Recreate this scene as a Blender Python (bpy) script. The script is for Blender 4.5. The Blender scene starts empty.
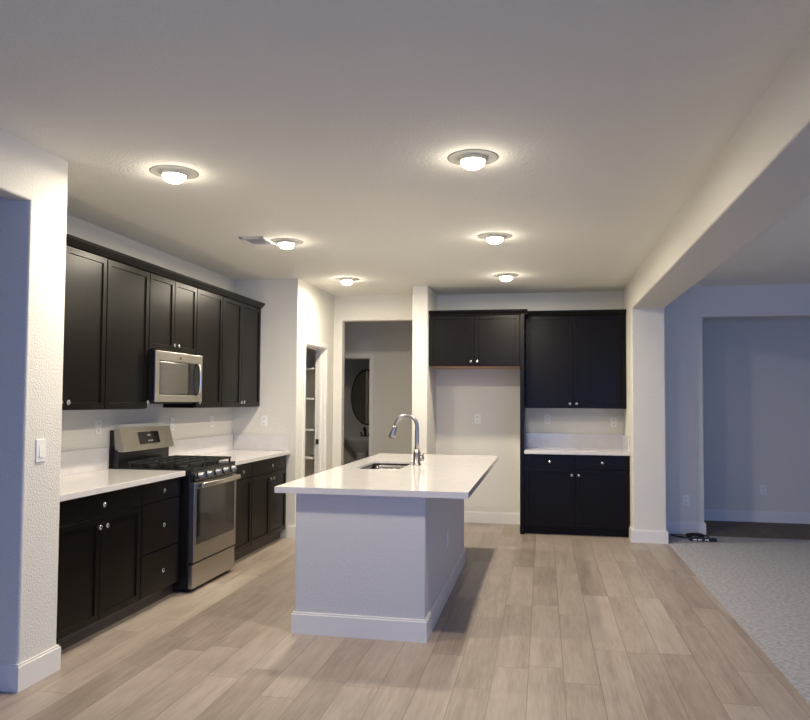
import bpy, bmesh, math, random
from mathutils import Vector, Matrix

random.seed(7)
SC = bpy.context.scene
COL = SC.collection
PI = math.pi

# ------------------------------------------------------------------ camera, sky, daylight, exposure
H = 2.738            # ceiling height
EYE = 1.4439
F_PX, CY = 722.19, 372.83
YAW, PITCH, ROLL = 0.1892, 0.0390, 0.0063
cy_, sy_, cp_, sp_ = math.cos(YAW), math.sin(YAW), math.cos(PITCH), math.sin(PITCH)
fw = Vector((-sy_ * cp_, cy_ * cp_, sp_)); rt = Vector((cy_, sy_, 0)); up = rt.cross(fw)
cr_, sr_ = math.cos(ROLL), math.sin(ROLL)
rt, up = rt * cr_ + up * sr_, up * cr_ - rt * sr_
cd = bpy.data.cameras.new('camera'); cam = bpy.data.objects.new('camera', cd); COL.objects.link(cam)
cam.matrix_world = Matrix(((rt.x, up.x, -fw.x, 0), (rt.y, up.y, -fw.y, 0), (rt.z, up.z, -fw.z, EYE), (0, 0, 0, 1)))
cd.sensor_fit = 'HORIZONTAL'; cd.sensor_width = 36.0
cd.lens = 36.0 * F_PX / 810.0
cd.shift_y = (CY - 360.0) / 810.0
cd.clip_start = 0.05; cd.clip_end = 100
SC.camera = cam

world = bpy.data.worlds.new('dusk_sky'); SC.world = world; world.use_nodes = True
bg = world.node_tree.nodes['Background']
bg.inputs[0].default_value = (0.30, 0.47, 1.0, 1); bg.inputs[1].default_value = 0.05


def daylight(name, loc, rot, sx, sz, power, color=(0.22, 0.40, 1.0)):
    l = bpy.data.lights.new(name, 'AREA'); l.shape = 'RECTANGLE'; l.size = sx; l.size_y = sz
    l.energy = power; l.color = color
    o = bpy.data.objects.new(name, l); o.location = loc; o.rotation_euler = rot; COL.objects.link(o)
    return o


# dusk daylight at the windows behind the viewpoint and at the right of the carpeted room
daylight('daylight_patio_door', (-0.6, -3.66, 1.15), (PI / 2 - 0.7, 0, 0), 2.8, 2.2, 85)
daylight('daylight_dining_window', (3.6, -3.66, 1.4), (PI / 2 - 0.7, 0, 0.15), 2.6, 1.6, 120)
daylight('daylight_side_window', (6.06, 4.2, 1.4), (PI / 2, 0, PI / 2), 2.0, 1.5, 22)
daylight('daylight_hall_window', (-4.0, -3.66, 1.3), (PI / 2 - 0.4, 0, 0), 1.3, 1.6, 14)

LAMP = 28.0                       # watts of each ceiling lamp
LAMP_COLOR = (1.0, 0.893, 0.715)
SC.view_settings.view_transform = 'Standard'
SC.view_settings.look = 'None'
SC.view_settings.exposure = 0.0
SC.view_settings.gamma = 1.0
SC.view_settings.use_curve_mapping = False
SC.cycles.use_denoising = True
SC.cycles.max_bounces = 10
SC.cycles.diffuse_bounces = 6
SC.cycles.sample_clamp_indirect = 6.0


# ------------------------------------------------------------------ materials
def mat(name, color, rough=0.5, metal=0.0, spec=0.5, coat=0.0, emis=None, estr=0.0):
    m = bpy.data.materials.new(name); m.use_nodes = True
    b = m.node_tree.nodes['Principled BSDF']
    b.inputs['Base Color'].default_value = (*color, 1)
    b.inputs['Roughness'].default_value = rough
    b.inputs['Metallic'].default_value = metal
    b.inputs['Specular IOR Level'].default_value = spec
    b.inputs['Coat Weight'].default_value = coat
    b.inputs['Coat Roughness'].default_value = 0.15
    if emis:
        b.inputs['Emission Color'].default_value = (*emis, 1)
        b.inputs['Emission Strength'].default_value = estr
    return m


def nodes(m):
    nt = m.node_tree
    return nt, nt.nodes['Principled BSDF']


def add_bump(m, scale, dist, detail=2.0, stretch=(1, 1, 1), lo=0.35, hi=0.65):
    nt, b = nodes(m)
    tc = nt.nodes.new('ShaderNodeNewGeometry')
    mp = nt.nodes.new('ShaderNodeMapping'); mp.inputs['Scale'].default_value = stretch
    n = nt.nodes.new('ShaderNodeTexNoise'); n.inputs['Scale'].default_value = scale; n.inputs['Detail'].default_value = detail
    r = nt.nodes.new('ShaderNodeMapRange'); r.inputs['From Min'].default_value = lo; r.inputs['From Max'].default_value = hi
    bp = nt.nodes.new('ShaderNodeBump'); bp.inputs['Distance'].default_value = dist; bp.inputs['Strength'].default_value = 1.0
    nt.links.new(tc.outputs['Position'], mp.inputs['Vector']); nt.links.new(mp.outputs[0], n.inputs['Vector'])
    nt.links.new(n.outputs[0], r.inputs['Value']); nt.links.new(r.outputs[0], bp.inputs['Height'])
    nt.links.new(bp.outputs[0], b.inputs['Normal'])
    return m


def vary(m, c1, c2, scale, stretch=(1, 1, 1), detail=4.0, lo=0.3, hi=0.7):
    nt, b = nodes(m)
    tc = nt.nodes.new('ShaderNodeTexCoord')
    mp = nt.nodes.new('ShaderNodeMapping'); mp.inputs['Scale'].default_value = stretch
    n = nt.nodes.new('ShaderNodeTexNoise'); n.inputs['Scale'].default_value = scale; n.inputs['Detail'].default_value = detail
    r = nt.nodes.new('ShaderNodeMapRange'); r.inputs['From Min'].default_value = lo; r.inputs['From Max'].default_value = hi
    mx = nt.nodes.new('ShaderNodeMix'); mx.data_type = 'RGBA'
    mx.inputs['A'].default_value = (*c1, 1); mx.inputs['B'].default_value = (*c2, 1)
    nt.links.new(tc.outputs['Object'], mp.inputs['Vector']); nt.links.new(mp.outputs[0], n.inputs['Vector'])
    nt.links.new(n.outputs[0], r.inputs['Value']); nt.links.new(r.outputs[0], mx.inputs['Factor'])
    nt.links.new(mx.outputs['Result'], b.inputs['Base Color'])
    return m


WALL = add_bump(mat('wall_paint', (0.74, 0.72, 0.66), 0.75, spec=0.25), 95, 0.0011, 3)
CEIL = add_bump(mat('ceiling_paint', (0.85, 0.845, 0.79), 0.9, spec=0.15), 70, 0.0013, 3)
TRIM = mat('white_trim_paint', (0.80, 0.78, 0.74), 0.35)
DRYWALL = add_bump(mat('island_paint', (0.64, 0.635, 0.63), 0.6, spec=0.3), 120, 0.0005, 2)
ESPRESSO = vary(mat('espresso_wood', (0.012, 0.009, 0.008), 0.30, spec=0.17), (0.0040, 0.0029, 0.0024), (0.0068, 0.0050, 0.0042), 9, (6, 6, 0.5))
TOEKICK = mat('toe_kick_board', (0.055, 0.045, 0.038), 0.4)
DARK_STEEL = mat('dark_steel', (0.10, 0.10, 0.10), 0.25, 0.9)
SLOT = mat('dark_gap', (0.004, 0.004, 0.004), 0.7)
QUARTZ = vary(mat('white_quartz', (0.8, 0.78, 0.75), 0.09, spec=0.5), (0.655, 0.632, 0.625), (0.70, 0.68, 0.675), 14)
STEEL = vary(mat('brushed_steel', (0.55, 0.54, 0.52), 0.30, 1.0), (0.56, 0.535, 0.49), (0.68, 0.65, 0.60), 30, (1, 1, 24), lo=0.35, hi=0.65)
CHROME = mat('chrome', (0.80, 0.80, 0.80), 0.09, 1.0)
NICKEL = mat('brushed_nickel', (0.36, 0.35, 0.335), 0.3, 1.0)
BLACK = mat('black_enamel', (0.008, 0.008, 0.009), 0.25)
BLACK_MATTE = mat('black_cast_iron', (0.010, 0.010, 0.010), 0.6)
GLASS_BLACK = mat('black_oven_glass', (0.006, 0.006, 0.006), 0.06, spec=0.7)
GLASS_GREY = mat('microwave_glass', (0.055, 0.052, 0.045), 0.12, spec=0.7)
SINK_STEEL = mat('sink_steel', (0.17, 0.167, 0.165), 0.2, 1.0)
RANGE_STEEL = vary(mat('range_steel', (0.45, 0.43, 0.40), 0.28, 1.0), (0.40, 0.38, 0.345), (0.50, 0.475, 0.435), 30, (1, 1, 24), lo=0.35, hi=0.65)
HANDLE = mat('bright_steel', (0.72, 0.69, 0.64), 0.25, 1.0)
PLASTIC = mat('white_plastic', (0.86, 0.85, 0.82), 0.35)
LIGHT_MARK = mat('pale_marking', (0.5, 0.55, 0.6), 0.5)
RING = mat('satin_trim_ring', (0.40, 0.39, 0.36), 0.85, spec=0.1)
BULB = mat('lit_bulb', (1, 1, 1), 0.5, emis=LAMP_COLOR, estr=95.0)
RAW_WOOD = vary(mat('raw_wood', (0.50, 0.30, 0.16), 0.6), (0.46, 0.27, 0.14), (0.56, 0.35, 0.20), 12, (1, 8, 1))
MIRROR = mat('mirror_glass', (0.85, 0.85, 0.85), 0.02, 1.0)
CERAMIC = mat('white_ceramic', (0.75, 0.74, 0.72), 0.08)
VENT_GREY = mat('vent_slat_grey', (0.62, 0.63, 0.65), 0.7)  # plain even grey of the vent's slats and backing
RUBBER = mat('black_rubber', (0.012, 0.012, 0.014), 0.5)
SHELF = mat('shelf_white', (0.74, 0.72, 0.66), 0.5)


def plank_material(name, tones, x0, width, length, joint=(0.18, 0.15, 0.12), rough=0.38, spec=0.45):
    m = mat(name, tones[0], rough, spec=spec)
    nt, b = nodes(m)
    N, L = nt.nodes.new, nt.links.new

    def mth(op, a, c=None, d=None):
        n = N('ShaderNodeMath'); n.operation = op
        for i, v in enumerate((a, c, d)):
            if v is None: continue
            if isinstance(v, (int, float)): n.inputs[i].default_value = v
            else: L(v, n.inputs[i])
        return n.outputs[0]
    g = N('ShaderNodeNewGeometry'); s = N('ShaderNodeSeparateXYZ'); L(g.outputs['Position'], s.inputs[0])
    u = mth('DIVIDE', mth('SUBTRACT', s.outputs[0], x0), width)
    row = mth('FLOOR', u); fu = mth('FRACT', u)
    wn = N('ShaderNodeTexWhiteNoise'); wn.noise_dimensions = '1D'; L(mth('ADD', row, 0.37), wn.inputs['W'])
    v = mth('ADD', mth('DIVIDE', s.outputs[1], length), mth('MULTIPLY', wn.outputs['Value'], 7.0))
    idx = mth('FLOOR', v); fv = mth('FRACT', v)
    cmb = N('ShaderNodeCombineXYZ'); L(row, cmb.inputs[0]); L(idx, cmb.inputs[1])
    wn2 = N('ShaderNodeTexWhiteNoise'); wn2.noise_dimensions = '3D'; L(cmb.outputs[0], wn2.inputs['Vector'])
    # long grain: each plank samples its own stretch of noise
    c2 = N('ShaderNodeCombineXYZ')
    L(mth('MULTIPLY', s.outputs[0], 16.0), c2.inputs[0]); L(mth('MULTIPLY', s.outputs[1], 1.1), c2.inputs[1])
    L(mth('MULTIPLY', wn2.outputs['Value'], 60.0), c2.inputs[2])
    gr = N('ShaderNodeTexNoise'); gr.inputs['Scale'].default_value = 1.5; gr.inputs['Detail'].default_value = 7; gr.inputs['Roughness'].default_value = 0.62
    L(c2.outputs[0], gr.inputs['Vector'])
    c3 = N('ShaderNodeCombineXYZ')
    L(mth('MULTIPLY', s.outputs[0], 70.0), c3.inputs[0]); L(mth('MULTIPLY', s.outputs[1], 4.0), c3.inputs[1]); L(mth('MULTIPLY', wn2.outputs['Value'], 35.0), c3.inputs[2])
    fg = N('ShaderNodeTexNoise'); fg.inputs['Scale'].default_value = 1.5; fg.inputs['Detail'].default_value = 4; L(c3.outputs[0], fg.inputs['Vector'])
    c4 = N('ShaderNodeCombineXYZ')      # knots and darker clouds
    L(mth('MULTIPLY', s.outputs[0], 5.0), c4.inputs[0]); L(mth('MULTIPLY', s.outputs[1], 2.2), c4.inputs[1]); L(mth('MULTIPLY', wn2.outputs['Value'], 80.0), c4.inputs[2])
    kn = N('ShaderNodeTexNoise'); kn.inputs['Scale'].default_value = 1.3; kn.inputs['Detail'].default_value = 3; L(c4.outputs[0], kn.inputs['Vector'])
    fac = mth('ADD', mth('MULTIPLY', wn2.outputs['Value'], 0.42), mth('MULTIPLY', mth('SUBTRACT', gr.outputs[0], 0.38), 1.0))
    fac = mth('ADD', fac, mth('MULTIPLY', mth('SUBTRACT', fg.outputs[0], 0.42), 0.65))
    fac = mth('ADD', fac, mth('MULTIPLY', mth('SUBTRACT', kn.outputs[0], 0.45), 0.45))
    ramp = N('ShaderNodeValToRGB'); L(fac, ramp.inputs[0])
    e = ramp.color_ramp.elements
    e[0].position = 0.05; e[0].color = (*tones[0], 1); e[1].position = 0.95; e[1].color = (*tones[2], 1)
    k = e.new(0.5); k.color = (*tones[1], 1)
    du = mth('MULTIPLY', mth('MINIMUM', fu, mth('SUBTRACT', 1.0, fu)), width)
    dv = mth('MULTIPLY', mth('MINIMUM', fv, mth('SUBTRACT', 1.0, fv)), length)
    dist = mth('MINIMUM', du, dv)
    seam = mth('LESS_THAN', dist, 0.0023)
    mx = N('ShaderNodeMix'); mx.data_type = 'RGBA'; L(mth('MULTIPLY', seam, 0.75), mx.inputs['Factor'])
    L(ramp.outputs[0], mx.inputs['A']); mx.inputs['B'].default_value = (*joint, 1)
    L(mx.outputs['Result'], b.inputs['Base Color'])
    rr = N('ShaderNodeMapRange'); rr.inputs['To Min'].default_value = rough - 0.05; rr.inputs['To Max'].default_value = rough + 0.10
    L(gr.outputs[0], rr.inputs['Value']); L(rr.outputs[0], b.inputs['Roughness'])
    bp = N('ShaderNodeBump'); bp.inputs['Distance'].default_value = 0.0006; bp.inputs['Strength'].default_value = 0.6
    L(mth('SUBTRACT', gr.outputs[0], mth('MULTIPLY', seam, 1.2)), bp.inputs['Height']); L(bp.outputs[0], b.inputs['Normal'])
    return m


VINYL = plank_material('oak_vinyl_plank', ((0.235, 0.188, 0.156), (0.345, 0.288, 0.246), (0.43, 0.366, 0.322)), 0.104, 0.1835, 1.22)
DARK_VINYL = plank_material('brown_vinyl_plank', ((0.12, 0.092, 0.075), (0.16, 0.124, 0.102), (0.20, 0.156, 0.13)), 0.0, 0.1835, 1.22, joint=(0.05, 0.04, 0.035), rough=0.6, spec=0.2)
CARPET = vary(mat('grey_carpet', (0.38, 0.37, 0.38), 0.95, spec=0.1), (0.37, 0.362, 0.38), (0.54, 0.53, 0.56), 5.0, (7, 8, 1), detail=9, lo=0.34, hi=0.66)
nt, b = nodes(CARPET)
add_bump(CARPET, 170, 0.004, 3)


# ------------------------------------------------------------------ mesh helpers
class MB:
    """Collects shapes and links them as ONE mesh object."""
    def __init__(s):
        s.bm = bmesh.new(); s.mats = []

    def _mi(s, m):
        if m not in s.mats: s.mats.append(m)
        return s.mats.index(m)

    def _take(s, t, m, smooth=False, M=None):
        bmesh.ops.recalc_face_normals(t, faces=t.faces)
        if M is not None: bmesh.ops.transform(t, matrix=M, verts=t.verts)
        i = s._mi(m)
        for f in t.faces: f.material_index = i; f.smooth = smooth
        me = bpy.data.meshes.new('t'); t.to_mesh(me); t.free()
        s.bm.from_mesh(me); bpy.data.meshes.remove(me)
        return s

    def box(s, x0, x1, y0, y1, z0, z1, m, bevel=0.0, seg=2, M=None):
        t = bmesh.new(); bmesh.ops.create_cube(t, size=1)
        for v in t.verts:
            v.co = Vector((x0 + (v.co.x + .5) * (x1 - x0), y0 + (v.co.y + .5) * (y1 - y0), z0 + (v.co.z + .5) * (z1 - z0)))
        if bevel > 0:
            bmesh.ops.bevel(t, geom=t.edges[:], offset=bevel, segments=seg, affect='EDGES', profile=0.5)
        return s._take(t, m, False, M)

    def prism(s, pts, axis, a0, a1, m, M=None):
        """closed 2-D outline extruded along axis: 'x' pts=(y,z); 'y' pts=(x,z); 'z' pts=(x,y)"""
        t = bmesh.new()
        def co(p, a):
            return {'x': (a, p[0], p[1]), 'y': (p[0], a, p[1]), 'z': (p[0], p[1], a)}[axis]
        A = [t.verts.new(co(p, a0)) for p in pts]; B = [t.verts.new(co(p, a1)) for p in pts]
        t.faces.new(A); t.faces.new(B[::-1])
        for i in range(len(pts)):
            j = (i + 1) % len(pts); t.faces.new((A[i], B[i], B[j], A[j]))
        return s._take(t, m, False, M)

    def wall(s, pts, axis, a0, a1, m, bevel=0.0, seg=3):
        """a drywall slab: closed outline extruded along axis, all its corners rounded"""
        t = bmesh.new()
        def co(p, a):
            return {'x': (a, p[0], p[1]), 'y': (p[0], a, p[1]), 'z': (p[0], p[1], a)}[axis]
        A = [t.verts.new(co(p, a0)) for p in pts]; B = [t.verts.new(co(p, a1)) for p in pts]
        t.faces.new(A); t.faces.new(B[::-1])
        for i in range(len(pts)):
            j = (i + 1) % len(pts); t.faces.new((A[i], B[i], B[j], A[j]))
        bmesh.ops.recalc_face_normals(t, faces=t.faces)
        if bevel: bmesh.ops.bevel(t, geom=t.edges[:], offset=bevel, segments=seg, affect='EDGES', profile=0.5)
        bmesh.ops.triangulate(t, faces=[f for f in t.faces if len(f.verts) > 4])
        return s._take(t, m)

    def shaker(s, x0, x1, z0, z1, m, y0=-0.02, y1=0.0, frame=0.058, depth=0.009):
        """a framed door with a sunken panel, front at y0"""
        t = bmesh.new(); bmesh.ops.create_cube(t, size=1)
        for v in t.verts:
            v.co = Vector((x0 + (v.co.x + .5) * (x1 - x0), y0 + (v.co.y + .5) * (y1 - y0), z0 + (v.co.z + .5) * (z1 - z0)))
        fr = [f for f in t.faces if f.normal.y < -0.9][0]
        bmesh.ops.inset_region(t, faces=[fr], thickness=frame, depth=0)
        bmesh.ops.inset_region(t, faces=[fr], thickness=0.003, depth=-depth)
        outer = [e for e in t.edges if all(abs(v.co.x - x0) < 1e-5 or abs(v.co.x - x1) < 1e-5 for v in e.verts)
                 and all(abs(v.co.z - z0) < 1e-5 or abs(v.co.z - z1) < 1e-5 for v in e.verts) and all(abs(v.co.y - y0) < 1e-5 for v in e.verts)]
        bmesh.ops.bevel(t, geom=outer, offset=0.0025, segments=2, affect='EDGES', profile=0.5)
        return s._take(t, m)

    def lathe(s, prof, m, axis='z', at=(0, 0, 0), n=24, M=None, smooth=True):
        """profile of (radius, height) turned about an axis through at"""
        t = bmesh.new(); rings = []
        for r, h in prof:
            if r < 1e-6: rings.append([t.verts.new((0, 0, h))])
            else: rings.append([t.verts.new((r * math.cos(2 * PI * k / n), r * math.sin(2 * PI * k / n), h)) for k in range(n)])
        for A, B in zip(rings, rings[1:]):
            for k in range(n):
                j = (k + 1) % n
                if len(A) == 1 and len(B) == 1: continue
                if len(A) == 1: t.faces.new((A[0], B[k], B[j]))
                elif len(B) == 1: t.faces.new((A[k], A[j], B[0]))
                else: t.faces.new((A[k], A[j], B[j], B[k]))
        R = {'z': Matrix.Identity(4), '-z': Matrix.Rotation(PI, 4, 'X'), '-y': Matrix.Rotation(PI / 2, 4, 'X'), 'y': Matrix.Rotation(-PI / 2, 4, 'X'),
             'x': Matrix.Rotation(PI / 2, 4, 'Y'), '-x': Matrix.Rotation(-PI / 2, 4, 'Y')}[axis]
        T = Matrix.Translation(at) @ R
        if M is not None: T = M @ T
        return s._take(t, m, smooth, T)

    def tube(s, pts, rad, m, n=14, caps=True):
        """round tube along points; rad is a number or one per point"""
        t = bmesh.new(); P = [Vector(p) for p in pts]; rings = []
        rs = rad if isinstance(rad, (list, tuple)) else [rad] * len(P)
        ref = None
        for i, p in enumerate(P):
            d = (P[min(i + 1, len(P) - 1)] - P[max(i - 1, 0)]).normalized()
            if ref is None:
                ref = Vector((0, 0, 1)) if abs(d.z) < 0.9 else Vector((1, 0, 0))
            a = (ref - d * ref.dot(d)).normalized(); bb = d.cross(a); ref = a
            rings.append([t.verts.new(p + (a * math.cos(2 * PI * k / n) + bb * math.sin(2 * PI * k / n)) * rs[i]) for k in range(n)])
        for A, B in zip(rings, rings[1:]):
            for k in range(n):
                j = (k + 1) % n; t.faces.new((A[k], A[j], B[j], B[k]))
        if caps: t.faces.new(rings[0][::-1]); t.faces.new(rings[-1])
        return s._take(t, m, True)

    def build(s, name, parent=None, loc=None, rotz=0.0):
        me = bpy.data.meshes.new(name); s.bm.to_mesh(me); s.bm.free()
        for m in s.mats: me.materials.append(m)
        o = bpy.data.objects.new(name, me); COL.objects.link(o)
        if parent is not None: o.parent = parent
        if loc is not None: o.location = loc
        o.rotation_euler = (0, 0, rotz)
        return o


def tag(o, label, cat, group=None):
    o['label'] = label; o['category'] = cat
    if group: o['group'] = group
    return o


def thing(name, label, cat, loc=(0, 0, 0), rotz=0.0, group=None):
    o = bpy.data.objects.new(name, None); COL.objects.link(o)
    o.empty_display_size = 0.1
    o.location = loc; o.rotation_euler = (0, 0, rotz)
    return tag(o, label, cat, group)


def struct(o):
    o['kind'] = 'structure'; return o


def copy_tree(o, parent=None):
    c = o.copy(); COL.objects.link(c)
    if parent is not None: c.parent = parent
    for ch in list(o.children): copy_tree(ch, c)
    return c


def rounded(x0, x1, y0, y1, r, n=6):
    pts = []
    for cx, cy, a in ((x1 - r, y1 - r, 0), (x0 + r, y1 - r, PI / 2), (x0 + r, y0 + r, PI), (x1 - r, y0 + r, 3 * PI / 2)):
        for k in range(n + 1):
            t = a + PI / 2 * k / n; pts.append((cx + r * math.cos(t), cy + r * math.sin(t)))
    return pts


# ------------------------------------------------------------------ the place: measured lines
A = -2.642            # faces of the left base cabinets
B = -2.9625           # faces of the left wall cabinets
WL = -3.272           # wall behind them
WX = -2.548           # stub wall at the left
P = -2.5533           # pantry wall
E = 7.276             # wall that ends the left run
G = 8.619             # wall with the hall opening
K = 8.672             # wall behind refrigerator space
C = 8.043             # faces of the cabinets at the back right
D, D2 = 0.908, 1.241  # sides of the beam and its column
CW = 7.832            # front of the column
ZB = 2.4236           # underside of the beam
DW = 8.45             # back wall of the carpeted room
TOP = H + 0.12
BN = 0.012            # rounded drywall corners

# floor, carpet, ceiling
m = MB(); m.box(-5.2, D2 + 0.012, -3.6, 12, -0.12, 0, VINYL); struct(m.build('floor'))
m = MB(); m.box(D2 + 0.012, 6.2, -3.6, DW - 0.10, -0.12, 0.006, CARPET); struct(m.build('floor_carpet'))
m = MB(); m.box(D2 + 0.012, 6.2, DW - 0.10, 9.7, -0.12, 0.0, DARK_VINYL); struct(m.build('floor_hallway'))
m = MB(); m.box(-5.2, 6.2, -3.7, 12, H, H + 0.15, CEIL); struct(m.build('ceiling'))

# left wall: stretch behind the viewpoint, header of the opening, stub, wall behind the cabinets
LOW = -0.05
m = MB()
m.wall([(-3.6, LOW), (1.50, LOW), (1.50, 2.447), (3.25, 2.447), (3.25, TOP), (-3.6, TOP)], 'x', WX - 0.12, WX - 0.0004, WALL, BN)
m.wall([(WX, 3.197), (WX, 3.489), (WL - 0.115, 3.489), (WL - 0.115, 3.197)], 'z', LOW, TOP, WALL, BN)
struct(m.build('wall_left'))
m = MB(); m.box(WL - 0.12, WL, 3.44, E + 0.06, LOW, TOP, WALL); struct(m.build('wall_range'))
# end wall of the left run with the pantry wall and the back wall with the hall opening
PY0, PY1, PZ = 7.518, 8.280, 2.062
QX, QX2, QZ = -2.4436, -1.447, 2.430
m = MB(); m.wall([(-4.25, E), (P, E), (P, E + 0.115), (-4.25, E + 0.115)], 'z', LOW, TOP, WALL, 0.012); struct(m.build('wall_end'))
m = MB()
m.wall([(E + 0.10, LOW), (PY0, LOW), (PY0, PZ), (PY1, PZ), (PY1, LOW), (G + 0.05, LOW), (G + 0.05, TOP), (E + 0.10, TOP)], 'x', P - 0.115, P - 0.0004, WALL)
struct(m.build('wall_pantry'))
m = MB()
m.wall([(-4.25, LOW), (QX, LOW), (QX, QZ), (QX2 + 0.06, QZ), (QX2 + 0.06, TOP), (-4.25, TOP)], 'y', G, G + 0.12, WALL, BN)
m.wall([(QX2, 7.974), (-1.273, 7.974), (-1.273, K), (D + 0.05, K), (D + 0.05, K + 0.12), (QX2, K + 0.12)], 'z', LOW, TOP, WALL, 0.012)
struct(m.build('wall_back'))
# column and beam
m = MB()
m.wall([(-3.6, ZB), (CW, ZB), (CW, LOW), (9.55, LOW), (9.55, TOP), (-3.6, TOP)], 'x', D, D2, WALL, BN)
struct(m.build('wall_right'))
# carpeted room
m = MB()
m.wall([(D2 - 0.05, LOW), (1.735, LOW), (1.735, 2.395), (4.9, 2.395), (4.9, LOW), (6.1, LOW), (6.1, TOP), (D2 - 0.05, TOP)], 'y', DW, DW + 0.12, WALL, BN)
struct(m.build('wall_dining'))
m = MB(); m.box(D2 - 0.05, 6.1, 9.5, 9.6, -0.05, TOP, WALL); struct(m.build('wall_hallway'))
m = MB()
m.box(6.0, 6.12, -3.6, 3.2, -0.05, TOP, WALL); m.box(6.0, 6.12, 5.2, 9.6, -0.05, TOP, WALL)
m.box(6.0, 6.12, 3.2, 5.2, -0.05, 0.65, WALL); m.box(6.0, 6.12, 3.2, 5.2, 2.15, TOP, WALL)
struct(m.build('wall_side'))
# wall behind the viewpoint, with the windows the daylight comes through
m = MB()
xs = [(-5.2, -4.65), (-3.35, -2.0), (0.8, 2.3), (4.9, 6.12)]
for x0, x1 in xs: m.box(x0, x1, -3.6, -3.48, -0.05, TOP, WALL)
m.box(-4.65, -3.35, -3.6, -3.48, -0.05, 0.5, WALL); m.box(-4.65, -3.35, -3.6, -3.48, 2.1, TOP, WALL)
m.box(-2.0, 0.8, -3.6, -3.48, 2.25, TOP, WALL)
m.box(2.3, 4.9, -3.6, -3.48, -0.05, 0.6, WALL); m.box(2.3, 4.9, -3.6, -3.48, 2.2, TOP, WALL)
struct(m.build('wall_front'))
m = MB(); m.box(-5.2, -5.08, -3.6, 3.4, -0.05, TOP, WALL); m.box(-5.2, WL - 0.1, 3.30, 3.42, -0.05, TOP, WALL); struct(m.build('wall_far_left'))


def window_frame(name, x0, x1, z0, z1):
    m = MB()
    y0, y1, t = -3.58, -3.52, 0.05
    m.box(x0, x1, y0, y1, z0, z0 + t, TRIM); m.box(x0, x1, y0, y1, z1 - t, z1, TRIM)
    m.box(x0, x0 + t, y0, y1, z0, z1, TRIM); m.box(x1 - t, x1, y0, y1, z0, z1, TRIM)
    xm = (x0 + x1) / 2; m.box(xm - t / 2, xm + t / 2, y0, y1, z0, z1, TRIM)
    struct(m.build(name))


window_frame('window_1', -2.0, 0.8, 0.0, 2.25); window_frame('window_2', 2.3, 4.9, 0.6, 2.2); window_frame('window_3', -4.65, -3.35, 0.5, 2.1)

# rooms seen through openings: pantry, back hall with the powder room behind it
m = MB(); m.box(-4.3, -4.2, E, G + 0.1, -0.05, TOP, WALL); struct(m.build('wall_pantry_inner'))
m = MB()
HY, DX, DZ = 10.0, -2.414, 2.062
m.wall([(-4.25, LOW), (-3.25, LOW), (-3.25, DZ), (DX, DZ), (DX, LOW), (0.35, LOW), (0.35, TOP), (-4.25, TOP)], 'y', HY, HY + 0.12, WALL)
m.box(-4.3, -4.2, G, HY + 0.1, -0.05, TOP, WALL); m.box(0.3, 0.4, K + 0.1, HY + 0.1, -0.05, TOP, WALL)
struct(m.build('wall_hall'))
m = MB()
m.box(-4.0, -2.2, 11.62, 11.74, -0.05, TOP, WALL); m.box(-3.99, -3.9, HY + 0.06, 11.70, -0.05, TOP, WALL); m.box(-2.3, -2.21, HY + 0.06, 11.70, -0.05, TOP, WALL)
struct(m.build('wall_powder'))

# ------------------------------------------------------------------ baseboards and casings
BH, BT = 0.132, 0.014


def skirting(m, pts, off=(0, 0)):
    """a mitred board along the wall foot; the room lies to the right of the path"""
    P2 = [Vector(p) for p in pts]; L_ = len(P2)

    def ring(d):
        out = []
        for i, p in enumerate(P2):
            ns = []
            if i > 0: e = (p - P2[i - 1]).normalized(); ns.append(Vector((e.y, -e.x)))
            if i < L_ - 1: e = (P2[i + 1] - p).normalized(); ns.append(Vector((e.y, -e.x)))
            n = ns[0] if len(ns) == 1 else (ns[0] + ns[1]) / (1 + ns[0].dot(ns[1]))
            out.append(p + n * d)
        return out
    for d, z0, z1 in ((BT, 0.0, BH - 0.012), (BT * 0.55, BH - 0.012, BH)):
        a, b_ = ring(d), ring(-0.004)
        m.wall([tuple(q) for q in a] + [tuple(q) for q in b_[::-1]], 'z', z0, z1, TRIM)


def baseboard(name, paths):
    m = MB()
    for p in paths: skirting(m, p)
    return struct(m.build(name))


baseboard('baseboard_left', [[(WL, 3.197), (WX, 3.197), (WX, 3.489), (WX - 0.05, 3.489)], [(WX, -3.4), (WX, 1.49)]])
baseboard('baseboard_end', [[(A + 0.004, E), (P, E), (P, PY0 - 0.059)], [(P, PY1 + 0.059), (P, G), (QX, G), (QX, G + 0.12)]])
baseboard('baseboard_back', [[(QX2, K), (QX2, 7.974), (-1.273, 7.974), (-1.273, K), (-0.251, K)]])
baseboard('baseboard_right', [[(D, C + 0.018), (D, CW), (D2, CW), (D2, DW), (1.735, DW), (1.735, DW + 0.12)]])
baseboard('baseboard_dining', [[(4.9, DW + 0.12), (4.9, DW), (6.0, DW)]])
baseboard('baseboard_hallway', [[(D2, 9.5), (6.0, 9.5)]])
baseboard('baseboard_hall', [[(DX + 0.061, HY), (0.3, HY)]])


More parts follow.
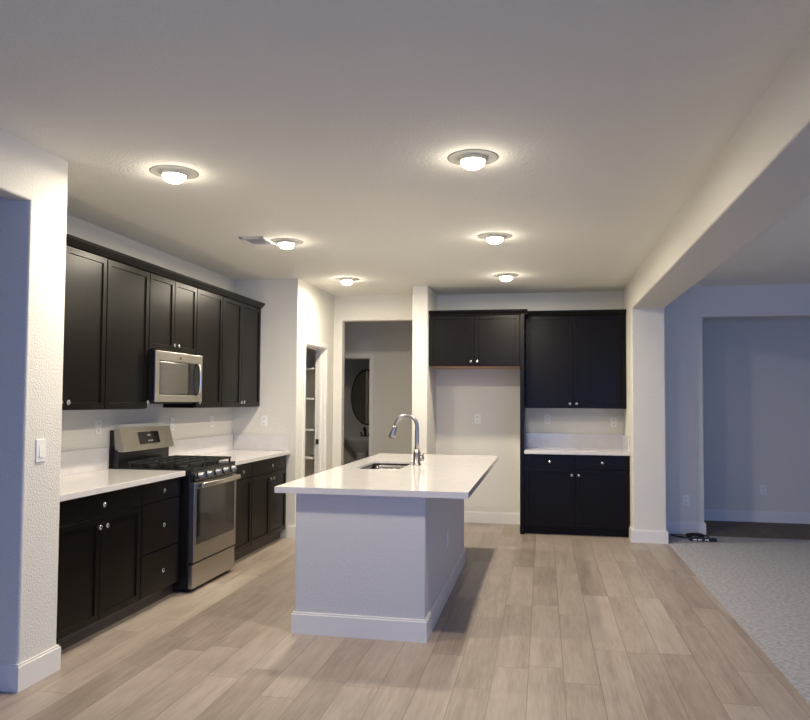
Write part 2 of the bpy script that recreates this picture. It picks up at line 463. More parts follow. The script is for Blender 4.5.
def casing_x(name, x, y0, y1, z, depth):
    """door casing on a wall that faces +x, with the jamb lining"""
    m = MB(); w = 0.058
    m.box(x - 0.002, x + 0.016, y0 - w, y0, 0, z, TRIM, 0.003); m.box(x - 0.002, x + 0.016, y1, y1 + w, 0, z, TRIM, 0.003)
    m.box(x - 0.002, x + 0.016, y0 - w, y1 + w, z, z + w, TRIM, 0.003)
    m.box(x - depth, x + 0.004, y0 - 0.003, y0 + 0.016, 0, z, TRIM); m.box(x - depth, x + 0.004, y1 - 0.016, y1 + 0.003, 0, z, TRIM)
    m.box(x - depth, x + 0.004, y0 + 0.016, y1 - 0.016, z - 0.016, z + 0.003, TRIM)
    m.box(x - depth * 0.66, x - depth * 0.36, y1 - 0.028, y1 - 0.015, 0, z, TRIM, 0.002)
    m.box(x - depth * 0.66, x - depth * 0.36, y0 + 0.015, y1 - 0.0285, z - 0.028, z - 0.015, TRIM, 0.002)
    return struct(m.build(name))


casing = casing_x('door_1', P, PY0, PY1, PZ, 0.118)
m = MB(); m.box(P - 0.10, P - 0.065, PY1 - 0.031, PY1 - 0.0155, 0.925, 0.985, BLACK_MATTE, 0.002); m.build('strike_plate', casing)
m = MB(); w = 0.05
m.box(DX, DX + w, HY - 0.016, HY + 0.002, 0, DZ, TRIM, 0.003); m.box(-3.25 - w, -3.25, HY - 0.016, HY + 0.002, 0, DZ, TRIM, 0.003)
m.box(-3.25 - w, DX + w, HY - 0.016, HY + 0.002, DZ, DZ + w, TRIM, 0.003)
m.box(DX - 0.016, DX + 0.003, HY - 0.004, HY + 0.124, 0, DZ, TRIM); m.box(-3.25, DX - 0.016, HY - 0.004, HY + 0.124, DZ - 0.016, DZ + 0.003, TRIM)
struct(m.build('door_2'))

# ------------------------------------------------------------------ cabinets (local: x along the front, -y outwards, z up)
KNOB_PROF = [(0.0, 0.0), (0.0075, 0.0), (0.0065, 0.006), (0.0055, 0.012), (0.010, 0.017), (0.0155, 0.021), (0.0162, 0.025), (0.013, 0.029), (0.0, 0.0305)]


def knob(parent, x, z, y=-0.02):
    m = MB(); m.lathe(KNOB_PROF, CHROME, '-y', (x, y, z), 18); return m.build('knob', parent)


def door(parent, x0, x1, z0, z1, kx=None, kz=None):
    m = MB(); m.shaker(x0, x1, z0, z1, ESPRESSO); d = m.build('door', parent)
    if kx is not None: knob(d, kx, kz)
    return d


def drawer(parent, x0, x1, z0, z1):
    m = MB(); m.box(x0, x1, -0.02, 0.0, z0, z1, ESPRESSO, 0.0025); d = m.build('drawer', parent)
    knob(d, (x0 + x1) / 2, (z0 + z1) / 2); return d


GAP = 0.0045


def set_back(loc, rotz, d=0.0205):      # door fronts, not cabinet boxes, stand on the measured line
    return (loc[0] - d * math.sin(rotz), loc[1] + d * math.cos(rotz), loc[2])


def base_cabinet(label, loc, rotz, w, depth=0.60, layout='doors', filler=0.0, group='base cabinets'):
    t = thing('base_cabinet', label, 'cabinet', set_back(loc, rotz), rotz, group)
    m = MB(); m.box(0, w, 0.001, depth, 0.10, 0.874, ESPRESSO); m.build('body', t)
    m = MB(); m.box(0, w, 0.055, 0.075, 0.0, 0.10, ESPRESSO if layout == 'wide' else TOEKICK); m.build('toe_kick', t)
    e = w - filler; z0, zm, z1 = 0.105, 0.733, 0.868
    if layout == 'stack':
        for a, b_ in ((z0, 0.389), (0.397, zm - 0.004), (zm + 0.004, z1)): drawer(t, GAP, e - GAP, a, b_)
    elif layout == 'single':
        drawer(t, GAP, e - GAP, zm + 0.0035, z1); door(t, GAP, e - GAP, z0, zm - 0.0035)
    elif layout == 'doors':
        drawer(t, GAP, e - GAP, zm + 0.0035, z1); h = e / 2
        door(t, GAP, h - GAP / 2, z0, zm - 0.0035, h - 0.036, 0.672); door(t, h + GAP / 2, e - GAP, z0, zm - 0.0035, h + 0.036, 0.672)
    elif layout == 'wide':
        h = e / 2 - 0.014
        drawer(t, GAP, h - GAP / 2, zm - 0.013, z1); drawer(t, h + GAP / 2, e - GAP, zm - 0.013, z1)
        door(t, GAP, h - GAP / 2, z0 - 0.01, zm - 0.017, h - 0.036, 0.655); door(t, h + GAP / 2, e - GAP, z0 - 0.01, zm - 0.017, h + 0.036, 0.655)
    return t


def wall_cabinet(label, loc, rotz, w, z0, z1=2.425, depth=0.285, doors=2, knobs='mid', underside=None, group='wall cabinets', split=None):
    t = thing('wall_cabinet', label, 'cabinet', set_back(loc, rotz), rotz, group)
    m = MB(); m.box(0, w, 0.001, depth, z0, z1, ESPRESSO); m.build('body', t)
    if underside:
        m = MB(); m.box(0.018, w - 0.0, 0.02, depth - 0.005, z0 - 0.006, z0 + 0.001, underside)
        u = m.build('underside', t); u['label'] = 'pale unfinished wood underside'
    a, b_ = z0 + 0.006, z1 - 0.008; kz = a + 0.045
    if doors == 2:
        h = split or w / 2
        door(t, GAP, h - GAP / 2, a, b_, h - 0.036, kz); door(t, h + GAP / 2, w - GAP, a, b_, h + 0.036, kz)
    else:
        door(t, GAP, w - GAP, a, b_, (w - 0.034) if knobs == 'far' else 0.034, kz)
    return t


R90 = PI / 2
g = 'espresso base cabinets along the range wall'
base_cabinet('espresso base cabinet beside the stub wall, one wide drawer over two doors', (A, 3.540, 0), R90, 0.914, group=g)
base_cabinet('espresso stack of three slab drawers directly left of the range', (A, 4.455, 0), R90, 0.569, layout='stack', filler=0.062, group=g)
base_cabinet('narrow espresso base cabinet directly right of the range, one drawer over one door', (A, 5.822, 0), R90, 0.500, layout='single', group=g)
base_cabinet('espresso base cabinet in the far corner past the range, drawer over double doors', (A, 6.322, 0), R90, 0.945, filler=0.035, group=g)
g = 'espresso wall cabinets along the range wall'
wall_cabinet('tall espresso wall cabinet partly hidden by the stub wall with the light switch', (B, 3.585, 0), R90, 0.912, 1.372, group=g)
wall_cabinet('tall single-door espresso wall cabinet directly left of the microwave', (B, 4.497, 0), R90, 0.550, 1.372, doors=1, knobs='far', group=g)
wall_cabinet('short two-door espresso wall cabinet directly above the microwave', (B, 5.047, 0), R90, 0.771, 1.832, group=g)
wall_cabinet('tall single-door espresso wall cabinet directly right of the microwave', (B, 5.818, 0), R90, 0.514, 1.372, doors=1, knobs='near', group=g)
wall_cabinet('tall two-door espresso wall cabinet at the far end, against the end wall', (B, 6.332, 0), R90, 0.938, 1.372, group=g, split=0.44)


def crown_profile(y, z):   # y is the cabinet face (outwards is -y), moulding from z up
    return [(y + 0.03, z), (y - 0.008, z), (y - 0.012, z + 0.012), (y - 0.024, z + 0.022), (y - 0.040, z + 0.036), (y - 0.044, z + 0.054), (y + 0.03, z + 0.054)]


t = thing('crown_molding', 'long espresso crown molding topping the wall cabinets over the range', 'molding', (B, 3.50, 0), R90)
m = MB(); m.prism(crown_profile(-0.0, 2.421), 'x', 0.0, 3.772, ESPRESSO); m.build('molding', t)

# back right: refrigerator cabinet, tall panel, wall cabinet, base cabinet
FX0, FX1, PX1 = -1.262, -0.250, -0.205
wall_cabinet('short wide espresso cabinet high over the empty refrigerator space', (FX0, C, 0), 0, FX1 - FX0, 1.838, z1=2.412, depth=0.59, underside=RAW_WOOD, group='espresso cabinets on the back wall')
t = thing('refrigerator_panel', 'tall thin espresso panel standing floor to top between refrigerator space and pantry cabinets', 'panel', (FX1, C - 0.001, 0), 0)
m = MB(); m.box(0, PX1 - FX1, 0, 0.628, 0, 2.412, ESPRESSO, 0.002); m.build('panel', t)
wall_cabinet('large two-door espresso wall cabinet on the back wall beside the column', (PX1, C + 0.28, 0), 0, 0.905 - PX1, 1.374, z1=2.425, depth=0.325, group='espresso cabinets on the back wall', split=0.534)
base_cabinet('wide espresso base cabinet on the back wall beside the column, two drawers over two doors', (PX1, C, 0), 0, 0.905 - PX1, depth=0.60, layout='wide', group='espresso cabinets on the back wall')
t = thing('crown_molding', 'espresso crown molding stepping along the cabinets on the back wall', 'molding', (FX0, C, 0), 0)
m = MB()
m.prism(crown_profile(0.0, 2.408), 'x', 0.0, PX1 - FX0 + 0.036, ESPRESSO)
m.box(PX1 - FX0 - 0.03, PX1 - FX0 + 0.034, -0.01, 0.30, 2.409, 2.4625, ESPRESSO)
m.prism(crown_profile(0.28, 2.421), 'x', PX1 - FX0, 0.905 - FX0, ESPRESSO); m.build('molding', t)

# ------------------------------------------------------------------ countertops
def counter(label, x0, x1, y0, y1, splashes):
    t = thing('countertop', label, 'countertop', (x0, y0, 0.876), 0, 'white quartz countertops on the wall runs')
    m = MB(); m.box(0, x1 - x0, 0, y1 - y0, 0, 0.038, QUARTZ, 0.003); m.build('slab', t)
    for a, b_, c, d in splashes:
        m = MB(); m.box(a - x0, b_ - x0, c - y0, d - y0, 0.038, 0.202, QUARTZ, 0.002); m.build('backsplash', t)
    return t


counter('white quartz countertop left of the range, by the stub wall', WL + 0.001, A + 0.026, 3.492, 5.000, [(WL + 0.001, WL + 0.02, 3.492, 5.000)])
counter('white quartz countertop right of the range, running into the far corner', WL + 0.001, A + 0.026, 5.820, E - 0.001, [(WL + 0.001, WL + 0.02, 5.820, E - 0.001), (WL + 0.02, A + 0.02, E - 0.021, E - 0.001)])
counter('short white quartz countertop on the back wall cabinet beside the column', PX1 + 0.001, D - 0.001, C - 0.028, K - 0.001, [(PX1 + 0.001, D - 0.001, K - 0.021, K - 0.001), (D - 0.021, D - 0.001, C - 0.005, K - 0.021)])

# ------------------------------------------------------------------ gas range
RW = 0.758
t = thing('gas_range', 'freestanding stainless steel gas range with black grates between the countertops', 'range', (A + 0.074, 5.034, 0), R90)
m = MB(); m.box(0, RW, 0.032, 0.706, 0.03, 0.906, BLACK, 0.003); m.build('body', t)
for x in (0.05, RW - 0.05):
    for y in (0.09, 0.60):
        m = MB(); m.lathe([(0, 0), (0.02, 0), (0.02, 0.008), (0.012, 0.012), (0.012, 0.034)], BLACK_MATTE, 'z', (x, y, 0), 14); m.build('foot', t)
m = MB(); m.box(0.004, RW - 0.004, 0.0, 0.035, 0.032, 0.212, RANGE_STEEL, 0.004); m.build('storage_drawer', t)
m = MB(); m.box(0.004, RW - 0.004, -0.008, 0.035, 0.226, 0.822, RANGE_STEEL, 0.004); od = m.build('oven_door', t)
m = MB(); m.box(0.045, RW - 0.045, -0.0105, 0.0, 0.355, 0.770, GLASS_BLACK, 0.002); m.build('oven_window', od)
m = MB()
hp = [(0.035 + (RW - 0.07) * k / 16, -0.052 - 0.018 * math.sin(PI * k / 16), 0.800) for k in range(17)]
for zz in (-0.010, -0.003, 0.004, 0.011): m.tube([(x, y, z + zz) for x, y, z in hp], 0.0085, HANDLE, 10)
for x in (0.045, RW - 0.045): m.box(x - 0.012, x + 0.012, -0.055, -0.006, 0.786, 0.814, NICKEL, 0.004)
m.build('handle', od)
m = MB(); m.prism([(-0.012, 0.832), (0.004, 0.906), (0.05, 0.906), (0.05, 0.832)], 'x', 0.012, RW - 0.012, DARK_STEEL); cp = m.build('control_panel', t)
tilt = Matrix.Rotation(math.radians(-12), 4, 'X')
for k in range(5):
    x = 0.085 + k * (RW - 0.17) / 4
    M = Matrix.Translation((x, -0.004, 0.868)) @ tilt
    m = MB(); m.lathe([(0, 0), (0.026, 0), (0.026, 0.007), (0.021, 0.010), (0.020, 0.032), (0.016, 0.036), (0, 0.036)], NICKEL, '-y', (0, 0, 0), 20, M)
    m.box(-0.004, 0.004, -0.043, -0.034, -0.018, 0.018, NICKEL, 0.002, M=M)
    m.lathe([(0.0265, 0.0), (0.030, 0.0), (0.030, 0.004), (0.0265, 0.004)], BLACK, '-y', (0, 0, 0), 20, M)
    m.build('knob', t)
m = MB(); m.box(0.0, RW, 0.004, 0.625, 0.905, 0.924, BLACK, 0.004); m.build('cooktop', t)
for bx, by, r in ((0.15, 0.17, 0.045), (0.15, 0.43, 0.036), (RW / 2, 0.30, 0.050), (RW - 0.15, 0.17, 0.050), (RW - 0.15, 0.43, 0.034)):
    m = MB(); m.lathe([(0, 0), (r * 1.25, 0), (r * 1.2, 0.008), (r, 0.012), (r, 0.019), (r * 0.9, 0.022), (0, 0.023)], BLACK_MATTE, 'z', (bx, by, 0.923), 22); m.build('burner', t)
for k in range(3):
    x0 = 0.022 + k * 0.2425; x1 = x0 + 0.238
    m = MB(); z0, z1 = 0.948, 0.964; bw = 0.012
    for y in (0.045, 0.300, 0.555): m.box(x0, x1, y - bw / 2, y + bw / 2, z0, z1, BLACK_MATTE, 0.002)
    for x in (x0 + bw / 2, (x0 + x1) / 2, x1 - bw / 2): m.box(x - bw / 2, x + bw / 2, 0.04, 0.56, z0, z1, BLACK_MATTE, 0.002)
    for y in (0.172, 0.43):
        m.box(x0, x1, y - bw / 2, y + bw / 2, z0, z1, BLACK_MATTE, 0.002)
    for x in (x0 + bw / 2, x1 - bw / 2):
        for y in (0.05, 0.30, 0.55): m.box(x - 0.007, x + 0.007, y - 0.007, y + 0.007, 0.923, 0.95, BLACK_MATTE, 0.001)
    for x in (x0 + 0.06, x1 - 0.06):
        for y in (0.11, 0.235, 0.37, 0.49): m.box(x - 0.005, x + 0.005, y - 0.03, y + 0.03, z0, z1 + 0.004, BLACK_MATTE, 0.002)
    m.build('grate', t)
m = MB(); m.box(0.0, RW, 0.622, 0.706, 0.90, 1.06, BLACK, 0.003); m.box(0.004, RW - 0.004, 0.650, 0.706, 1.05, 1.205, BLACK, 0.003); bgd = m.build('backguard', t)
m = MB(); m.prism([(0.572, 1.040), (0.622, 1.218), (0.665, 1.218), (0.655, 1.060), (0.625, 1.040)], 'x', 0.0, RW, RANGE_STEEL); m.build('fascia', bgd)


def on_fascia(x0, x1, f0, f1, mt, name, parent, out=0.002):
    y = lambda f: 0.572 + 0.050 * f; z = lambda f: 1.040 + 0.178 * f
    m = MB(); m.prism([(y(f0) - out, z(f0)), (y(f1) - out, z(f1)), (y(f1) + 0.002, z(f1)), (y(f0) + 0.002, z(f0))], 'x', x0, x1, mt); return m


dsp = on_fascia(0.235, 0.545, 0.26, 0.80, GLASS_BLACK, 'display', bgd)
for x0, x1, f0, f1 in ((0.375, 0.39, 0.60, 0.68), (0.40, 0.415, 0.60, 0.68), (0.365, 0.395, 0.36, 0.42), (0.405, 0.435, 0.36, 0.42)):
    y = lambda f: 0.572 + 0.050 * f; z = lambda f: 1.040 + 0.178 * f
    dsp.prism([(y(f0) - 0.003, z(f0)), (y(f1) - 0.003, z(f1)), (y(f1), z(f1)), (y(f0), z(f0))], 'x', x0, x1, LIGHT_MARK)
dsp.build('display', bgd)

# ------------------------------------------------------------------ microwave
MW = 0.767
t = thing('microwave', 'stainless steel over-the-range microwave hanging below the short wall cabinet', 'microwave', (B + 0.060, 5.049, 0), R90)
z0, z1 = 1.425, 1.822
m = MB(); m.box(0.001, MW - 0.001, 0.012, 0.36, z0 - 0.002, z1, BLACK, 0.002)
m.box(0.05, MW - 0.05, 0.06, 0.34, z0 - 0.016, z0, BLACK_MATTE, 0.003); m.build('body', t)
m = MB(); g0, g1 = 1.480, 1.750
m.box(0, MW, 0, 0.012, g1, z1, STEEL, 0.003); m.box(0, MW, 0, 0.012, z0, g0, STEEL, 0.003)
m.box(0, 0.058, 0.0005, 0.012, g0 - 0.004, g1 + 0.004, STEEL, 0.002); m.box(0.738, MW, 0.0005, 0.012, g0 - 0.004, g1 + 0.004, STEEL, 0.002); md = m.build('door', t)
m = MB(); m.box(0.055, 0.741, 0.004, 0.0118, g0 - 0.003, g1 + 0.003, GLASS_BLACK); m.build('glass', md)
m = MB(); m.box(0.068, 0.515, 0.0025, 0.010, g0 + 0.010, g1 - 0.012, GLASS_GREY, 0.002); m.build('window', md)
m = MB()
arc = [(0.525 + 0.03 * math.sin(PI * k / 12), g0 + 0.006 + (g1 - g0 - 0.012) * k / 12) for k in range(13)]
m.prism(arc + [(0.635, g1 - 0.006), (0.635, g0 + 0.006)], 'y', 0.001, 0.010, BLACK); m.build('control_panel', md)
m = MB()
m.tube([(0.675, -0.004 - 0.026 * math.sin(PI * k / 12) ** 0.4, g0 - 0.004 + (g1 - g0 + 0.008) * k / 12) for k in range(13)], 0.012, HANDLE, 12); m.build('handle', md)
m = MB(); m.lathe([(0, 0), (0.013, 0), (0.013, 0.0015), (0, 0.002)], GLASS_BLACK, '-y', (0.385, 0.001, 1.778), 18); m.build('badge', md)

# ------------------------------------------------------------------ island
IX0, IX1, IY0, IY1 = -1.521, -0.700, 4.336, 6.526
t = thing('kitchen_island', 'white drywall kitchen island in the middle of the plank floor', 'island', (IX0, IY0, 0))
w, l = IX1 - IX0, IY1 - IY0
m = MB(); m.wall([(0, 0), (w, 0), (w, l), (0, l), (0, l - 0.09), (w - 0.11, l - 0.09), (w - 0.11, 0.11), (0, 0.11)], 'z', 0.0, 0.866, DRYWALL, 0.008); m.build('body', t)
m = MB(); m.box(0.012, 0.03, 0.11, l - 0.09, 0.0, 0.866, ESPRESSO); m.box(0.0, 0.70, l + 0.0005, 2.86, 0.0, 0.866, ESPRESSO); m.build('cabinet_front', t)['label'] = 'dark cabinet side'
m = MB(); skirting(m, [(0.0, 0.11), (0.0, 0.0), (w, 0.0), (w, l), (0.71, l)])
m.build('baseboard', t)

# slab with a rounded cut-out for the sink
SX0, SX1, SY0, SY1 = -1.480, -1.116, 5.585, 6.33
ZT, TH = 0.9045, 0.038
t = thing('countertop', 'large white quartz island countertop with a sink cut-out', 'countertop', (-1.648, 4.300, ZT - TH), 0)
bm = bmesh.new()
CX1, CY1 = -0.436 + 1.648, 7.275 - 4.300
out = [bm.verts.new(p) for p in ((0, 0, TH), (CX1, 0, TH), (CX1, CY1, TH), (0, CY1, TH))]
inn = [bm.verts.new((x + 1.648, y - 4.300, TH)) for x, y in rounded(SX0, SX1, SY0, SY1, 0.04, 8)]
ed = [bm.edges.new((l_[i], l_[(i + 1) % len(l_)])) for l_ in (out, inn) for i in range(len(l_))]
bmesh.ops.triangle_fill(bm, use_beauty=True, use_dissolve=False, edges=ed)
r = bmesh.ops.extrude_face_region(bm, geom=bm.faces[:])
bmesh.ops.translate(bm, verts=[v for v in r['geom'] if isinstance(v, bmesh.types.BMVert)], vec=(0, 0, -0.018))
mm = MB(); mm._take(bm, QUARTZ)
for x0, x1, y0, y1 in ((0, CX1, 0, 0.03), (0, CX1, CY1 - 0.03, CY1), (0, 0.03, 0.03, CY1 - 0.03), (CX1 - 0.03, CX1, 0.03, CY1 - 0.03)):
    mm.box(x0, x1, y0, y1, 0, TH - 0.018, QUARTZ)
mm.build('slab', t)

# undermount sink
t = thing('kitchen_sink', 'stainless steel undermount sink set in the island countertop', 'sink', ((SX0 + SX1) / 2, (SY0 + SY1) / 2, ZT - 0.018 - 0.21))
bm = bmesh.new(); ringv = []
hx, hy = (SX1 - SX0) / 2 + 0.006, (SY1 - SY0) / 2 + 0.006
for ox, rr, z in ((0.004, 0.05, 0.2095), (0.0, 0.046, 0.2095), (-0.004, 0.046, 0.12), (-0.008, 0.046, 0.04), (-0.02, 0.046, 0.012), (-0.045, 0.06, 0.004), (-0.10, 0.05, 0.002)):
    ringv.append([bm.verts.new((x, y, z)) for x, y in rounded(-hx - ox, hx + ox, -hy - ox, hy + ox, rr, 8)])
for a, b_ in zip(ringv, ringv[1:]):
    for i in range(len(a)):
        j = (i + 1) % len(a); bm.faces.new((a[i], a[j], b_[j], b_[i]))
bm.faces.new(ringv[-1])
mm = MB(); mm._take(bm, SINK_STEEL, True); so = mm.build('basin', t)
for p in so.data.polygons: pass
m = MB(); m.lathe([(0, 0.004), (0.03, 0.004), (0.045, 0.006), (0.045, 0.001), (0, 0.001)], CHROME, 'z', (0, 0, 0.002), 22); m.build('drain', t)

# faucet
FXX, FY = -1.048, 6.03
t = thing('faucet', 'tall chrome gooseneck faucet standing on the island beside the sink', 'faucet', (FXX, FY, ZT))
m = MB(); m.lathe([(0, 0), (0.036, 0), (0.036, 0.006), (0.032, 0.010), (0.031, 0.095), (0.027, 0.108), (0.020, 0.135), (0, 0.135)], NICKEL, 'z', (0, 0, 0), 24); m.build('base', t)
m = MB()
path = [(0, 0, 0.12), (0, 0, 0.20), (0, 0, 0.30)]
R_ = 0.092
for k in range(1, 15):
    a = PI * 0.90 * k / 14; path.append((-R_ + R_ * math.cos(a), 0, 0.325 + R_ * math.sin(a)))
e = Vector(path[-1]); dirn = Vector((-0.30, 0, -0.95)).normalized()
path += [tuple(e + dirn * 0.03)]
m.tube(path, [0.021, 0.0185, 0.0175] + [0.0165] * (len(path) - 3), NICKEL, 16); m.build('spout', t)
m = MB(); q = e + dirn * 0.025
m.tube([tuple(q), tuple(q + dirn * 0.02), tuple(q + dirn * 0.06), tuple(q + dirn * 0.10), tuple(q + dirn * 0.112)], [0.0175, 0.020, 0.025, 0.031, 0.028], NICKEL, 18); m.build('spray_head', t)
m = MB(); m.tube([(0.02, 0, 0.060), (0.060, 0, 0.060)], 0.024, NICKEL, 16); m.tube([(0.052, 0, 0.065), (0.056, -0.01, 0.085), (0.060, -0.018, 0.105)], [0.009, 0.008, 0.007], NICKEL, 12); m.build('handle', t)

# ------------------------------------------------------------------ ceiling lights and vent
def make_light():
    t = thing('ceiling_light', '', 'ceiling light', (0, 0, H), 0, 'round recessed lights in the kitchen ceiling')
    m = MB(); m.lathe([(0.064, -0.021), (0.067, -0.022), (0.069, -0.004), (0.126, -0.0035), (0.136, -0.001), (0.136, 0.0)], RING, 'z', (0, 0, 0), 36); m.build('trim_ring', t)
    m = MB(); m.lathe([(0.0645, -0.020), (0.061, -0.031), (0.053, -0.043), (0.040, -0.052), (0.021, -0.058), (0, -0.060)], BULB, 'z', (0, 0, 0), 20); m.build('bulb', t)
    l = bpy.data.lights.new('lamp_light', 'AREA'); l.shape = 'DISK'; l.size = 0.10; l.energy = LAMP; l.color = LAMP_COLOR
    lo = bpy.data.objects.new('lamp_light', l); lo.location = (0, 0, -0.0615); lo.parent = t; COL.objects.link(lo)   # shines straight down
    return t


spots = [(-2.065, 3.75, 'lit round ceiling light nearest the stub wall, over the left end of the range run'),
         (-0.366, 3.79, 'lit round ceiling light over the near end of the island, largest of its row'),
         (-2.055, 5.56, 'lit round ceiling light right beside the square air vent'),
         (-0.370, 5.64, 'lit round ceiling light over the far half of the island, middle of its row'),
         (-2.058, 7.41, 'lit round ceiling light in front of the pantry door and hall opening'),
         (-0.372, 7.42, 'lit round ceiling light in front of the cabinet over the refrigerator space')]
proto = make_light()
for i, (x, y, lb) in enumerate(spots):
    o = proto if i == 0 else copy_tree(proto)
    o.location = (x, y, H); o['label'] = lb

t = thing('ceiling_vent', 'square white air vent with slats in the kitchen ceiling', 'vent', (-2.275, 5.495, H))
m = MB(); a, b_ = 0.125, 0.088
m.box(-0.105, 0.105, -0.145, -0.112, -0.010, 0, TRIM, 0.003); m.box(-0.105, 0.105, 0.112, 0.145, -0.010, 0, TRIM, 0.003)
m.box(-0.105, -0.075, -0.145, 0.145, -0.010, 0, TRIM, 0.003); m.box(0.075, 0.105, -0.145, 0.145, -0.010, 0, TRIM, 0.003); m.build('frame', t)
m = MB(); m.box(-0.08, 0.08, -0.118, 0.118, -0.002, 0, VENT_GREY); m.build('backing', t)
m = MB()
for k in range(9):
    M = Matrix.Translation((0, -0.100 + k * 0.025, -0.006)) @ Matrix.Rotation(math.radians(35), 4, 'X')
    m.box(-0.08, 0.08, -0.008, 0.008, -0.0008, 0.0008, VENT_GREY, M=M)
m.build('slats', t)

# ------------------------------------------------------------------ outlets and switch
def make_outlet():
    t = thing('wall_outlet', '', 'outlet', (0, 0, 0), 0, 'white double wall outlets')
    m = MB(); m.box(-0.036, 0.036, -0.006, 0, -0.058, 0.058, PLASTIC, 0.003); m.build('plate', t)
    for z in (0.024, -0.024):
        m = MB(); m.box(-0.017, 0.017, -0.0085, -0.004, z - 0.017, z + 0.017, PLASTIC, 0.002)
        for x in (-0.007, 0.007): m.box(x - 0.0015, x + 0.0015, -0.0088, -0.0080, z - 0.004, z + 0.007, SLOT)
        m.box(-0.003, 0.003, -0.0088, -0.0080, z - 0.012, z - 0.007, SLOT); m.build('socket', t)
    return t


outs = [(WL, 4.887, 1.235, R90, 'white outlet on the range wall, left of the range backguard'),
        (WL, 5.985, 1.222, R90, 'white outlet on the range wall just right of the range backguard'),
        (WL, 6.775, 1.228, R90, 'white outlet on the range wall, midway between range and corner'),
        (-2.916, E, 1.222, 0, 'white outlet on the end wall above the far corner backsplash'),
        (-0.773, K, 1.235, 0, 'white outlet in the middle of the empty refrigerator space'),
        (0.049, K, 1.243, 0, 'white outlet on the back wall above the short countertop, by the tall panel'),
        (0.800, K, 1.215, 0, 'white outlet on the back wall above the short countertop, by the column'),
        (1.545, DW, 0.370, 0, 'white outlet low on the blue-lit wall above the cable and power strip'),
        (2.626, 9.5, 0.390, 0, 'white outlet low on the far wall of the dim hallway'),
        (IX1, 5.353, 0.433, R90, 'white outlet on the long side of the island')]
proto = make_outlet()
for i, (x, y, z, r_, lb) in enumerate(outs):
    o = proto if i == 0 else copy_tree(proto)
    o.location = (x, y, z); o.rotation_euler = (0, 0, r_); o['label'] = lb

t = thing('light_switch', 'white rocker light switch on the stub wall at left', 'light switch', (WX, 3.318, 1.177), R90)
m = MB(); m.box(-0.037, 0.037, -0.006, 0, -0.059, 0.059, PLASTIC, 0.003); m.build('plate', t)
m = MB(); m.prism([(-0.010, -0.033), (-0.006, 0.033), (-0.003, 0.033), (-0.003, -0.033)], 'x', -0.0165, 0.0165, PLASTIC); m.build('rocker', t)

# ------------------------------------------------------------------ pantry shelves
names = ['topmost', 'second from the top', 'third from the top', 'fourth from the top', 'lowest']
for k, z in enumerate((1.835, 1.473, 1.100, 0.765, 0.40)):
    m = MB(); m.box(-4.199, P - 0.135, 8.25, G - 0.001, z - 0.02, z, SHELF, 0.002)
    o = m.build('pantry_shelf')
    tag(o, 'white shelf seen through the pantry door, %s' % names[k], 'shelf', 'white shelves in the pantry')

# ------------------------------------------------------------------ powder room: mirror, pedestal sink, tap
t = thing('wall_mirror', 'dark oval mirror on the wall of the unlit powder room', 'mirror', (-2.85, 11.62, 1.505))
m = MB()
m.lathe([(0, 0.012), (0.97, 0.012), (0.97, 0.002)], MIRROR, '-y', (0, 0, 0), 48, Matrix.Diagonal((0.28, 1, 0.46, 1)), smooth=False); m.build('glass', t)
m = MB()
m.lathe([(0.955, 0.002), (0.955, 0.020), (1.0, 0.020), (1.0, 0.0)], BLACK_MATTE, '-y', (0, 0, 0), 48, Matrix.Diagonal((0.28, 1, 0.46, 1))); m.build('frame', t)
t = thing('pedestal_sink', 'white pedestal sink in the unlit powder room below the oval mirror', 'sink', (-2.90, 11.38, 0))
m = MB(); S = Matrix.Diagonal((1.0, 0.82, 1, 1))
m.lathe([(0.09, 0.60), (0.13, 0.64), (0.20, 0.71), (0.26, 0.79), (0.275, 0.835), (0.27, 0.85), (0.245, 0.85), (0.21, 0.80), (0.12, 0.75), (0, 0.74)], CERAMIC, 'z', (0, 0, 0), 32, S)
m.box(-0.26, 0.26, 0.12, 0.235, 0.78, 0.862, CERAMIC, 0.015, 3); m.build('basin', t)
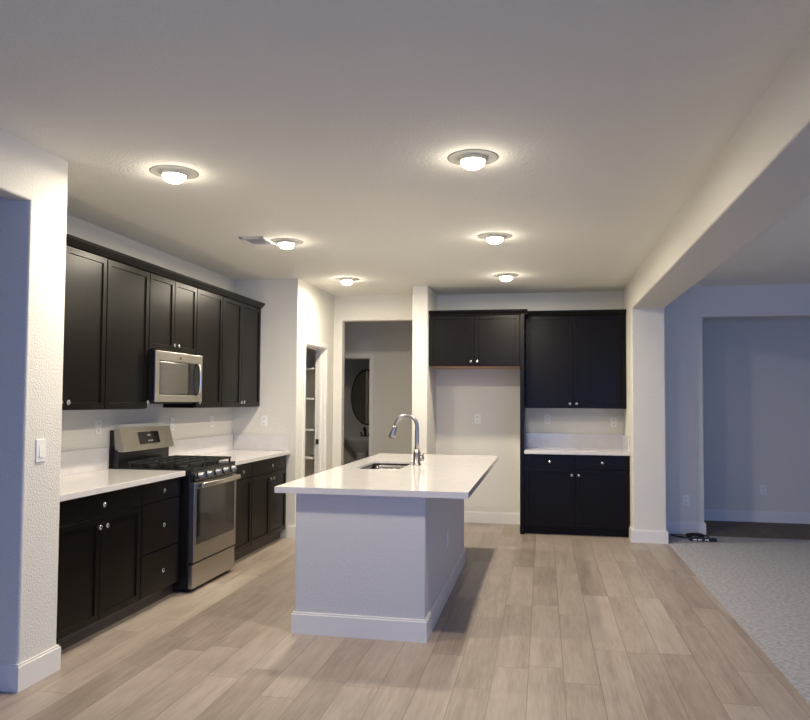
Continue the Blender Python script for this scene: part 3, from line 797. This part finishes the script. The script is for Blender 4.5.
m = MB(); m.lathe([(0, 0), (0.125, 0), (0.12, 0.04), (0.085, 0.10), (0.075, 0.35), (0.085, 0.55), (0.11, 0.64), (0, 0.64)], CERAMIC, 'z', (0, 0.02, 0), 28); m.build('pedestal', t)
t = thing('sink_tap', 'black tap standing on the powder room pedestal sink', 'tap', (-2.87, 11.55, 0.8625))
m = MB(); m.box(-0.08, 0.08, -0.025, 0.025, 0, 0.012, BLACK_MATTE, 0.004); m.build('base', t)
m = MB(); m.tube([(0, 0, 0.01), (0, 0, 0.10), (0, -0.02, 0.135), (0, -0.07, 0.14), (0, -0.115, 0.11)], [0.018, 0.016, 0.015, 0.014, 0.013], BLACK_MATTE); m.build('spout', t)
for x in (-0.06, 0.06):
    m = MB(); m.tube([(x, 0, 0.01), (x, 0, 0.05), (x * 1.5, -0.01, 0.065)], [0.013, 0.011, 0.007], BLACK_MATTE); m.build('handle', t)

# ------------------------------------------------------------------ power strip and cable on the carpet
Z0 = 0.006
t = thing('power_strip', 'black power strip with white marks lying on the carpet by the dining wall corner', 'power strip', (1.63, 8.03, Z0), math.radians(2))
m = MB(); m.box(-0.135, 0.135, -0.026, 0.026, 0, 0.034, RUBBER, 0.007, 3); m.build('body', t)
for x in (-0.085, -0.035, 0.035):
    m = MB(); m.box(x - 0.019, x + 0.019, -0.0275, -0.020, 0.010, 0.024, PLASTIC, 0.002); m.build('marking', t)
t = thing('power_cable', 'black cable looped loosely on the carpet behind the power strip', 'cable', (1.52, 8.10, Z0))
m = MB(); pts = [(-0.165, 0.17, 0.012), (-0.12, 0.10, 0.012), (-0.05, 0.04, 0.014), (0.03, 0.0, 0.016)]
for k in range(0, 34):
    a = k * 0.42; rr = 0.065 + 0.022 * math.sin(k * 1.3)
    pts.append((0.07 + rr * 1.2 * math.cos(a - 1.9), 0.085 + rr * 0.75 * math.sin(a - 1.9), 0.014 + 0.0010 * k + 0.008 * math.sin(k * 0.9)))
pts += [(0.17, 0.03, 0.04), (0.20, -0.02, 0.015), (0.245, -0.015, 0.012)]
m.tube(pts, 0.0075, RUBBER, 8); m.build('cord', t)
